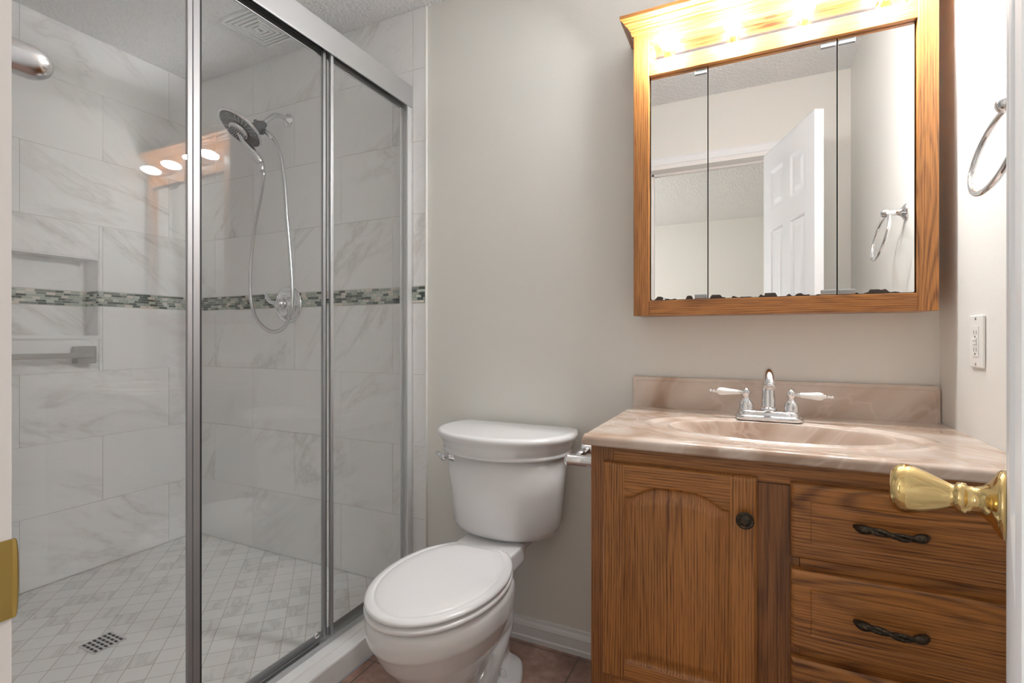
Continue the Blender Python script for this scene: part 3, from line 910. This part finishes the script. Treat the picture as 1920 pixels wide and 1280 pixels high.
m_ = MB(); m_.lathe((-.0080, VY-.0190, .7265), (0, -1, 0), [(0, 0), (.009, 0), (.008, .004), (.0065, .010), (.012, .014), (.0165, .017), (.0168, .0205), (.0145, .0232), (.0125, .0228), (.0115, .0212), (.0105, .0228), (.006, .0242), (0, .0246)], n=32)
part('knob', m_, M['bronze'], dr, 'dark bronze knob')
def make_drawer(x0, x1, z0, z1, yf):
    ins = .034
    def f(x, z):
        e = min(x-x0, x1-x, z-z0, z1-z)
        y = yf
        if e < .007: y += .005*(1-e/.007)**2
        d = e-ins
        if -.002 < d <= 0: y += .0016*(1+d/.002)
        elif d > 0: y += .0016 + .0012*(1-smooth01(d/.012)) - .0012
        return (x, y, z)
    xs = sorted(set(lin(x0, x1, 150) + [x0+ins+k*.001 for k in range(-3, 4)] + [x1-ins+k*.001 for k in range(-3, 4)] + [x0+.001, x0+.003, x1-.001, x1-.003]))
    zs = sorted(set(lin(z0, z1, 74) + [z0+ins+k*.001 for k in range(-3, 4)] + [z1-ins+k*.001 for k in range(-3, 4)] + [z0+.001, z0+.003, z1-.001, z1-.003]))
    m_ = MB()
    g = m_.heightfield(xs, zs, f, M['oak_h'])
    close_back(m_, g, yf+.0185, M['oak_h'])
    return m_
def make_pull(cx, cz, y):
    m_ = MB()
    hl = .052
    n = 56
    def axis(t):   # t -1..1
        return Vector((cx+hl*t, y-.007-.017*max(0, 1-t*t)**.8, cz - .0022*sin(t*pi)))
    for ph in (0, pi):
        pts = []; rads = []
        for i in range(n+1):
            t = -.86+1.72*i/n
            p = axis(t); tw = ph + t*4.4
            a = .0030*(1-.45*abs(t))
            pts.append(p + Vector((0, cos(tw)*a, sin(tw)*a*1.25))); rads.append(.0041-.0008*abs(t))
        m_.tube(pts, rads, n=10)
    for s_ in (-1, 1):
        pts = catmull([axis(.50*s_), axis(.68*s_), axis(.84*s_), Vector((cx+s_*hl*.98, y-.0055, cz-.0012*s_)), Vector((cx+s_*hl*1.08, y-.0032, cz-.0015*s_))], 6)
        k = len(pts)
        m_.tube(pts, [.0012+.0072*sin(pi*min(1, (i/(k-1))**.85*.93+.04)) for i in range(k)], n=16, squash=1.0)
    return m_
for i, (z0, z1) in enumerate(((.662, .806), (.488, .6395), (.331, .469))):
    m_ = make_drawer(.0725, .4205, z0, z1, VY-.0195)
    d = part('drawer', m_, None, va)
    m_ = make_pull(.2275, (.7385, .5645, .40)[i], VY-.0195)
    part('handle', m_, M['bronze'], d, 'dark bronze twisted rope handle')

# ---------------------------------------------------------------- vanity top with integral basin
CX0, CX1, CY0, CZ = -0.343, XR-0.0005, 1.090, 0.8655
BXc, BYc, BA, BB = 0.051, 1.325, 0.238, 0.132
vt = thing('sink_countertop', (0.051, 1.37, VZ), 'pinkish beige cultured marble vanity top with moulded oval basin and backsplash', 'countertop')
def ztop_f(x, y):
    r = sqrt(((x-BXc)/BA)**2 + ((y-BYc)/BB)**2)
    z = CZ
    if r < 1.0:
        t = 1-r
        z -= .130*(1-(1-min(1, t/.82))**3.6)*smooth01(t/.075)
    r2 = sqrt(((x-BXc)/(BA+.05))**2 + ((y-BYc)/(BB+.038))**2)
    if r >= 1.0 and r2 < 1.0:
        z -= .0035*smooth01((1-r2)/.06)
    z += .0022*math.exp(-((r2-1.03)/.035)**2) if y < 1.46 else 0
    df = y-CY0
    if df < .010: z -= .010 - sqrt(max(0, .010**2-(.010-df)**2))
    z += .0018*smooth01(1-abs(df-.014)/.008)*(1 if df < .03 else 0)
    if .022 < df < .031: z -= .0026*sin((df-.022)/.009*pi)
    dl = x-CX0
    if dl < .006: z -= .006 - sqrt(max(0, .006**2-(.006-dl)**2))
    return z
m_ = MB()
NA = 320
IX0, IX1, IY0, IY1 = CX0+.036, CX1-.004, CY0+.036, YB-.004
def rect_pt(a, x0, x1, y0, y1):
    c, d = cos(a), sin(a); k = max(abs(c), abs(d)); c /= k; d /= k
    return (BXc + (c*(x1-BXc) if c > 0 else -c*(x0-BXc)), BYc + (d*(y1-BYc) if d > 0 else -d*(y0-BYc)))
def ell_pt(a, r): return (BXc + BA*r*cos(a), BYc + BB*r*sin(a))
ANG = [2*pi*i/NA for i in range(NA)]
rings = [[ell_pt(a, r) for a in ANG] for r in [.02] + lin(.08, .80, 12) + lin(.82, .90, 6) + lin(.905, 1.36, 76)]
e0 = rings[-1]; rb = [rect_pt(a, IX0, IX1, IY0, IY1) for a in ANG]
for k in range(1, 13):
    t = k/12; rings.append([(p[0]+(q[0]-p[0])*t, p[1]+(q[1]-p[1])*t) for p, q in zip(e0, rb)])
for k in range(1, 61):
    t = 1-(1-k/60)**1.35 if k < 60 else 1
    rings.append([rect_pt(a, IX0+(CX0-IX0)*t, IX1+(CX1-IX1)*t, IY0+(CY0-IY0)*t, IY1+(YB-.001-IY1)*t) for a in ANG])
vr = [[m_.bm.verts.new((x, y, ztop_f(x, y))) for x, y in r] for r in rings]
for p, q in zip(vr, vr[1:]):
    for i in range(NA): m_.face([p[i], p[(i+1) % NA], q[(i+1) % NA], q[i]], None, True)
m_.face(vr[0][::-1], None, True)
loop = vr[-1]
b1 = [m_.bm.verts.new((v.co.x, v.co.y, VZ+.004)) for v in loop]
b2 = [m_.bm.verts.new((v.co.x + (.003 if abs(v.co.x-CX0) < 1e-6 else 0), v.co.y + (.003 if abs(v.co.y-CY0) < 1e-6 else 0), VZ+.0005)) for v in loop]
n = len(loop)
for i in range(n):
    m_.face([loop[i], loop[(i+1) % n], b1[(i+1) % n], b1[i]], None, False)
    m_.face([b1[i], b1[(i+1) % n], b2[(i+1) % n], b2[i]], None, True)
part('counter', m_, M['cultured'], vt)
m_ = MB()
bs0, bs1, bz1 = CX0+.001, XR-.001, .9605
def bs_ring(y, ins):
    r = .012; pts = [(bs0+ins, y, CZ-.004), (bs1-ins, y, CZ-.004)]
    for i in range(7):
        a = i/6*pi/2; pts.append((bs1-ins-r+r*cos(a), y, bz1-ins-r+r*sin(a)))
    for i in range(7):
        a = pi/2+i/6*pi/2; rr = .004; pts.append((bs0+ins+rr+rr*cos(a), y, bz1-ins-rr+rr*sin(a)))
    return pts
m_.loft([bs_ring(YB-.001, 0), bs_ring(YB-.016, 0), bs_ring(YB-.019, .0015), bs_ring(YB-.0205, .004), bs_ring(YB-.0205, .0105), bs_ring(YB-.0195, .012), bs_ring(YB-.0195, .016)], smooth=False)
part('backsplash', m_, M['cultured'], vt)
m_ = MB(); m_.lathe((BXc, BYc+.01, CZ-.1262), (0, 0, 1), [(0, 0), (.022, 0), (.022, .003), (.016, .0045), (0, .003)], n=28)
part('basin_drain', m_, M['chrome'], vt)

# ---------------------------------------------------------------- faucet
FX, FY, FZ = 0.0455, 1.500, CZ+.0002
fa = thing('faucet', (FX, FY, FZ), 'chrome two handle faucet with white ceramic levers on the vanity top', 'faucet')
def oblong(hw, hd, z, n=14):
    out = []
    for s_, c0 in ((1, -pi/2), (-1, pi/2)):
        for i in range(n+1):
            a = c0 + pi*i/n
            out.append((FX + s_*(hw-hd) + hd*cos(a), FY + hd*sin(a), FZ+z))
    return out
m_ = MB()
m_.loft([oblong(w, d, z) for w, d, z in ((.081, .031, 0), (.082, .032, .002), (.082, .032, .008), (.0805, .0305, .0115), (.077, .027, .0125), (.076, .026, .016), (.074, .024, .022), (.070, .021, .0255), (.06, .014, .0265))])
part('faucet_base', m_, M['chrome'], fa)
m_ = MB()
zt = FZ+.0255
sp = catmull([(FX, FY+.002, zt), (FX, FY+.004, zt+.040), (FX, FY+.002, zt+.078), (FX, FY-.012, zt+.099), (FX, FY-.034, zt+.105), (FX, FY-.058, zt+.099), (FX, FY-.075, zt+.086), (FX, FY-.083, zt+.074)], 6)
k = len(sp)
m_.tube(sp, [(.0185 - .0075*min(1, (i/(k-1))/.45)) + (.0025*max(0, (i/(k-1)-.6)/.4)) for i in range(k)], n=24)
m_.lathe((FX, FY+.002, zt-.0005), (0, 0, 1), [(0, 0), (.0215, 0), (.0215, .004), (.0185, .010), (0, .010)], n=28)
spo = part('spout', m_, M['chrome'], fa)
m_ = MB(); d = (sp[-1]-sp[-3]).normalized(); m_.lathe(sp[-1], d, [(0, -.004), (.0128, -.004), (.0128, .007), (.0105, .009), (.009, .006), (0, .006)], n=24)
part('aerator', m_, M['chrome_b'], spo)
for s_ in (-1, 1):
    hx = FX + s_*.0535
    m_ = MB()
    m_.lathe((hx, FY, zt-.0005), (0, 0, 1), [(0, 0), (.018, 0), (.0185, .003), (.0168, .005), (.0178, .012), (.0165, .020), (.0115, .027), (.0082, .031), (.0078, .036), (.0098, .038), (.0112, .045), (.0098, .052), (.0055, .057), (.0035, .0585), (0, .060)], n=28)
    ax = Vector((s_, -.12, .03 if s_ < 0 else -.02)).normalized()
    o_ = Vector((hx, FY, zt+.0445))
    m_.lathe(o_, ax, [(r, h*.92) for r, h in [(0, .006), (.0055, .008), (.0045, .014), (.0065, .017), (.0065, .021), (0, .0215)]], n=20)
    hd = part('handle_body', m_, M['chrome'], fa)
    m_ = MB(); m_.lathe(o_, ax, [(r, h*.92) for r, h in [(0, .079), (.004, .079), (.0055, .081), (.0055, .083), (.003, .085), (.003, .087), (.0048, .089), (.0048, .092), (.003, .0935), (.003, .095), (.0045, .098), (.0045, .100), (.002, .103), (0, .1035)]], n=18)
    part('handle_finial', m_, M['chrome'], hd)
    m_ = MB(); m_.lathe(o_, ax, [(r, h*.92) for r, h in [(0, .021), (.0062, .0212), (.0066, .025), (.0082, .045), (.0104, .062), (.0105, .070), (.0085, .077), (.004, .0795), (0, .080)]], n=24)
    part('lever', m_, M['ceramic_white'], hd, 'white ceramic lever')

# ---------------------------------------------------------------- toilet paper holder on the vanity side
tp = thing('toilet_paper_holder', (VX0, 1.28, .775), 'empty chrome toilet paper holder on the left side of the vanity', 'toilet paper holder')
for y in (1.225, 1.365):
    m_ = MB(); m_.lathe((VX0-.0003, y, .772), (-1, 0, 0), [(0, 0), (.022, 0), (.022, .004), (.0165, .008), (.0145, .012), (.0145, .085), (.0165, .088), (.0165, .094), (.012, .098), (0, .099)], n=28)
    part('post', m_, M['chrome'], tp)
m_ = MB(); m_.lathe((VX0-.078, 1.2395, .772), (0, 1, 0), [(0, 0), (.0085, 0), (.0085, .03), (.011, .03), (.011, .081), (.0085, .081), (.0085, .111), (0, .111)], n=24)
part('roller', m_, M['chrome_b'], tp)

# ---------------------------------------------------------------- medicine cabinet
KX0, KX1, KY, KZ0, KZ1 = -0.316, 0.410, 1.520, 1.150, 2.036
mc = thing('medicine_cabinet', (0.047, YB, KZ0), 'oak framed medicine cabinet with three mirror doors and four lit bulbs on the wall', 'medicine cabinet')
MY = 1.536
m_ = MB()
m_.box(KX0+.002, KX0+.014, KY+.0205, YB-.001, KZ0+.001, KZ1-.002); m_.box(KX1-.014, KX1-.002, KY+.0205, YB-.001, KZ0+.001, KZ1-.002)
m_.box(KX0+.0145, KX1-.0145, KY+.0205, YB-.001, KZ0+.001, KZ0+.012)
m_.box(KX0+.0145, KX1-.0145, KY+.0205, YB-.001, KZ1-.014, KZ1-.002)
m_.box(KX0+.0145, KX1-.0145, YB-.006, YB-.001, KZ0+.012, KZ1-.0145)
part('cabinet_box', m_, M['oak_v'], mc)
for x0, x1 in ((KX0, -.2705), (.3695, KX1)):
    m_ = MB(); m_.box(x0, x1, KY, KY+.02, KZ0, KZ1, None, .0012); part('stile', m_, M['oak_v'], mc)
for z0, z1 in ((KZ0, 1.1945), (1.863, 1.906), (1.966, KZ1)):
    m_ = MB(); m_.box(-.2703, .3693, KY, KY+.02, z0, z1, None, .0012); part('rail', m_, M['oak_h'], mc)
# thin trim lip on the fascia and recess boards
m_ = MB()
m_.box(-.2703, .3693, KY+.0202, 1.575, 1.885, 1.900); m_.box(-.2703, .3693, KY+.0202, 1.575, 1.9665, 1.978)
m_.box(-.2703, -.262, KY+.0205, 1.575, 1.9005, 1.966); m_.box(.361, .3693, KY+.0205, 1.575, 1.9005, 1.966)
part('light_recess', m_, M['oak_h'], mc)
# crown moulding with returns to the wall
m_ = MB()
cp = [(.000, 1.992), (.004, 1.992), (.006, 1.998), (.006, 2.003), (.010, 2.006), (.013, 2.012), (.019, 2.018), (.022, 2.019), (.024, 2.024), (.032, 2.030), (.034, 2.032), (.034, 2.042), (0.0, 2.042)]
rings = []
for k in range(4):
    r = []
    for o_, z in cp:
        y = KY-.0003-o_; xl = KX0-.0003-o_; xr = KX1+.0003+min(o_, .034)
        r.append([(xl, YB-.0015, z), (xl, y, z), (xr, y, z), (xr, YB-.0015, z)][k])
    rings.append(r)
m_.loft(rings, smooth=False); part('crown_moulding', m_, M['oak_h'], mc)
# dark gap and mirror doors
m_ = MB(); m_.box(-.2703, .3693, MY+.006, MY+.008, 1.1948, 1.884); part('dark_backing', m_, M['groove'], mc)
for x0, x1 in ((-.2672, -.1092), (-.1062, .2040), (.2070, .3665)):
    m_ = MB(); m_.box(x0, x1, MY, MY+.005, 1.197, 1.862)
    mp = part('mirror_door', m_, M['mirror'], mc, org=(0, 0, 1.1985))
    mp.location = Vector((0, 0, 1.1985)) - ROOT[mc.name]; ROOT[mp.name] = Vector((0, 0, 1.1985))
    cl = {0: ((x1-.034, x1-.001),), 1: ((x1-.035, x1-.001),), 2: ((x0+.001, x0+.038),)}[0 if x0 < -.2 else 1 if x0 < 0 else 2]
    for c0, c1 in cl:
        for z0, z1 in ((1.1965, 1.2095), (1.843, 1.856)):
            m_ = MB(); m_.box(c0, c1, MY-.0045, MY-.0003, z0, z1, None, .0015); part('clip', m_, M['clip'], mp)
m_ = MB(); m_.box(-.2618, .3608, 1.568, 1.571, 1.8, 1.9658); part('light_strip', m_, M['strip'], mc)
for i, bx in enumerate((-.218, -.0425, .1335, .309)):
    m_ = MB()
    m_.lathe((bx, 1.5675, 1.936), (0, -1, 0), [(0, 0), (.017, 0), (.017, .002), (.012, .003), (.012, .040), (.0105, .043), (0, .043)], n=20)
    so = part('bulb_socket', m_, M['chrome'], mc)
    m_ = MB()
    m_.lathe((bx, 1.5675, 1.936), (0, -1, 0), [(.0095, .0435), (.0115, .050), (.0155, .061), (.0190, .075), (.0190, .090), (.0160, .106), (.0105, .120), (.005, .128), (0, .131)], n=24)
    part('bulb', m_, M['bulb'], mc)

# ---------------------------------------------------------------- towel ring, outlet on the right wall
tr = thing('towel_ring', (XR, 1.122, 1.480), 'chrome towel ring hanging on the right wall in front of the mirror cabinet', 'towel ring')
m_ = MB(); m_.lathe((XR-.0003, 1.122, 1.480), (-1, 0, 0), [(0, 0), (.026, 0), (.026, .004), (.022, .008), (.013, .014), (.009, .022), (.009, .045), (.0125, .049), (.0135, .056), (.0115, .063), (.006, .067), (0, .068)], n=32)
part('mount', m_, M['chrome'], tr)
pts = []
for i in range(64):
    a = 2*pi*i/64
    zz = 1.472 - .068 + .068*cos(a); yy = 1.122 + .090*sin(a)
    xx = XR - .053 - (1.472-zz)*.22
    pts.append((xx, yy, zz))
m_ = MB(); m_.tube(pts, .0053, n=14, closed=True); part('ring', m_, M['chrome'], tr)

ou = thing('wall_outlet', (XR, 1.4015, 1.077), 'white outlet with test buttons on the right wall above the vanity', 'outlet')
m_ = MB(); m_.box(XR-.0055, XR-.0002, 1.3655, 1.4375, 1.020, 1.134, None, .003, 3); part('cover_plate', m_, M['plate'], ou)
m_ = MB(); m_.box(XR-.0068, XR-.0057, 1.3855, 1.4175, 1.044, 1.110, None, .0005); rc = part('receptacle', m_, M['plate'], ou)
for zc in (1.095, 1.058):
    for y0 in (1.394, 1.4065):
        m_ = MB(); m_.box(XR-.0071, XR-.0069, y0, y0+.0015, zc-.003, zc+.006); part('slot', m_, M['slot'], rc)
    m_ = MB(); m_.lathe((XR-.0069, 1.4013, zc-.008), (-1, 0, 0), [(0, 0), (.0024, 0), (.0024, .0002), (0, .0002)], n=10); part('slot', m_, M['slot'], rc)
for z0, z1 in ((1.0785, 1.0845), (1.0705, 1.0765)):
    m_ = MB(); m_.box(XR-.0086, XR-.0070, 1.391, 1.4115, z0, z1, None, .0006); part('button', m_, M['plate'], rc)
for z in (1.126, 1.028):
    m_ = MB(); m_.lathe((XR-.0056, 1.4015, z), (-1, 0, 0), [(0, 0), (.003, 0), (.0028, .0008), (0, .001)], n=14); part('screw', m_, M['steel'], ou)

# ---------------------------------------------------------------- entry door (open into the bathroom)
th = math.atan2(.241-.066, .69-.18)
dd = Vector((sin(th), cos(th), 0)); dn_ = Vector((-cos(th), sin(th), 0))
DH = Vector((.066, .18, 0)); DW = sqrt((.241-.066)**2+(.69-.18)**2); DT = .035; DZ0, DZ1 = .012, 2.02
def dpt(s, off, z): return DH + dd*s + dn_*off + Vector((0, 0, z))
do = bpy.data.objects.new('door_1', None); COL.objects.link(do); do.location = DH; do.empty_display_size = .05
do['kind'] = 'structure'; ROOT[do.name] = DH.copy()
m_ = MB()
def dprofile(s, z):
    """depth of the moulded six panel face"""
    st, mid = .088, .075
    pw = (DW-2*st-mid)/2
    best = -1
    for p0 in (st, st+pw+mid):
        for z0, z1 in ((.24, .80), (.98, 1.62), (1.72, 1.91)):
            best = max(best, min(s-p0, p0+pw-s, z-z0, z1-z))
    d = best
    if d <= 0: return 0
    if d < .012: return -.008*smooth01(d/.012)
    if d < .020: return -.008
    if d < .045: return -.008 + .0065*smooth01((d-.020)/.025)
    return -.0015
ss = lin(0, DW, 150); zz = lin(DZ0, DZ1, 330)
gs = []
for side in (0, 1):
    g = m_.heightfield(ss, zz, lambda s, z: dpt(s, (dprofile(s, z) if side == 0 else -DT-dprofile(s, z)), z))
    gs.append(g)
def border(g): return g[0] + [r[-1] for r in g][1:] + g[-1][::-1][1:] + [r[0] for r in g][::-1][1:-1]
la, lb = border(gs[0]), border(gs[1])
for i in range(len(la)): m_.face([la[i], la[(i+1) % len(la)], lb[(i+1) % len(la)], lb[i]])
part('door_leaf', m_, M['door'], do)
KZ = .926
def make_knob(off, sgn):
    o_ = dpt(DW-.060, off, KZ); a = dn_*sgn
    m_ = MB(); m_.lathe(o_+a*.0003, a, [(0, 0), (.0325, 0), (.0325, .003), (.030, .006), (.022, .010), (.015, .016), (.0128, .022), (.0122, .0275), (.0146, .0285), (.0150, .032), (.0146, .0355), (.0122, .0365), (.0122, .0405), (.0160, .049), (.0205, .059), (.0240, .069), (.0254, .076), (.0250, .081), (.0222, .0858), (.017, .0878), (.008, .0883), (0, .0884)], n=48)
    return part('door_knob', m_, M['brass'], do, 'polished brass door knob')
make_knob(0, 1); make_knob(-DT, -1)
for z in (.25, 1.02, 1.78):
    m_ = MB(); m_.lathe(dpt(-.006, -DT-.004, z-.045), (0, 0, 1), [(0, 0), (.0055, 0), (.0055, .09), (0, .09)], n=14); part('hinge', m_, M['brass_old'], do)

# ---------------------------------------------------------------- strike plate on the left jamb
sp_ = thing('strike_plate', (XO0, .15, .905), 'worn brass strike plate on the white door jamb at left edge', 'strike plate')
m_ = MB()
prof = []
zc, hh = .902, .0300
rings = []
def sp_sec(z, k):
    """plate section with a lip curling round the jamb edge"""
    t = (z-zc)/hh
    lip = .003*sqrt(max(0, 1-abs(t)**2.5))
    k = lip/.003
    base = [(XO0+.0004, .105), (XO0+.0004, .150), (XO0+.0004, .1805)]
    e = [(XO0+.0006+.0006*k, .1820+.35*lip), (XO0-.0003*k, .1824+.7*lip), (XO0-.0030*k, .1826+lip)]
    inner = [(x+.0016, y+.0008) for x, y in (base+e)][::-1]
    return [(x, y, z) for x, y in base+e+inner]
m_.loft([sp_sec(zc-hh+2*hh*i/20, i) for i in range(21)], smooth=False)
part('plate', m_, M['brass_old'], sp_)
m_ = MB(); m_.box(XO0+.002, XO0+.0026, .140, .166, zc-.014, zc+.014); part('latch_hole', m_, M['slot'], sp_, 'dark latch hole')

# ---------------------------------------------------------------- rounded chrome bar end on the front wall, left of the doorway
wb = thing('wall_bar', (-.646, YF, 1.353), 'thick rounded chrome bar end jutting in at the upper left edge', 'wall bar')
m_ = MB()
r_, L_ = .0163, .096
prof = [(0, 0), (r_, 0)] + [(r_, L_-.02)] + [(r_*cos(a*pi/2/10), L_-.02+.02*sin(a*pi/2/10)) for a in range(1, 11)]
m_.lathe((-.646, YF+.0006, 1.359), (0, 1, 0), prof, n=40)
part('bar', m_, M['chrome_b'], wb)
m_ = MB(); m_.lathe((-.646, YF+.0003, 1.359), (0, 1, 0), [(r_+.0005, 0), (.026, 0), (.026, .004), (r_+.0005, .006)], n=36)
part('mount', m_, M['chrome_b'], wb)
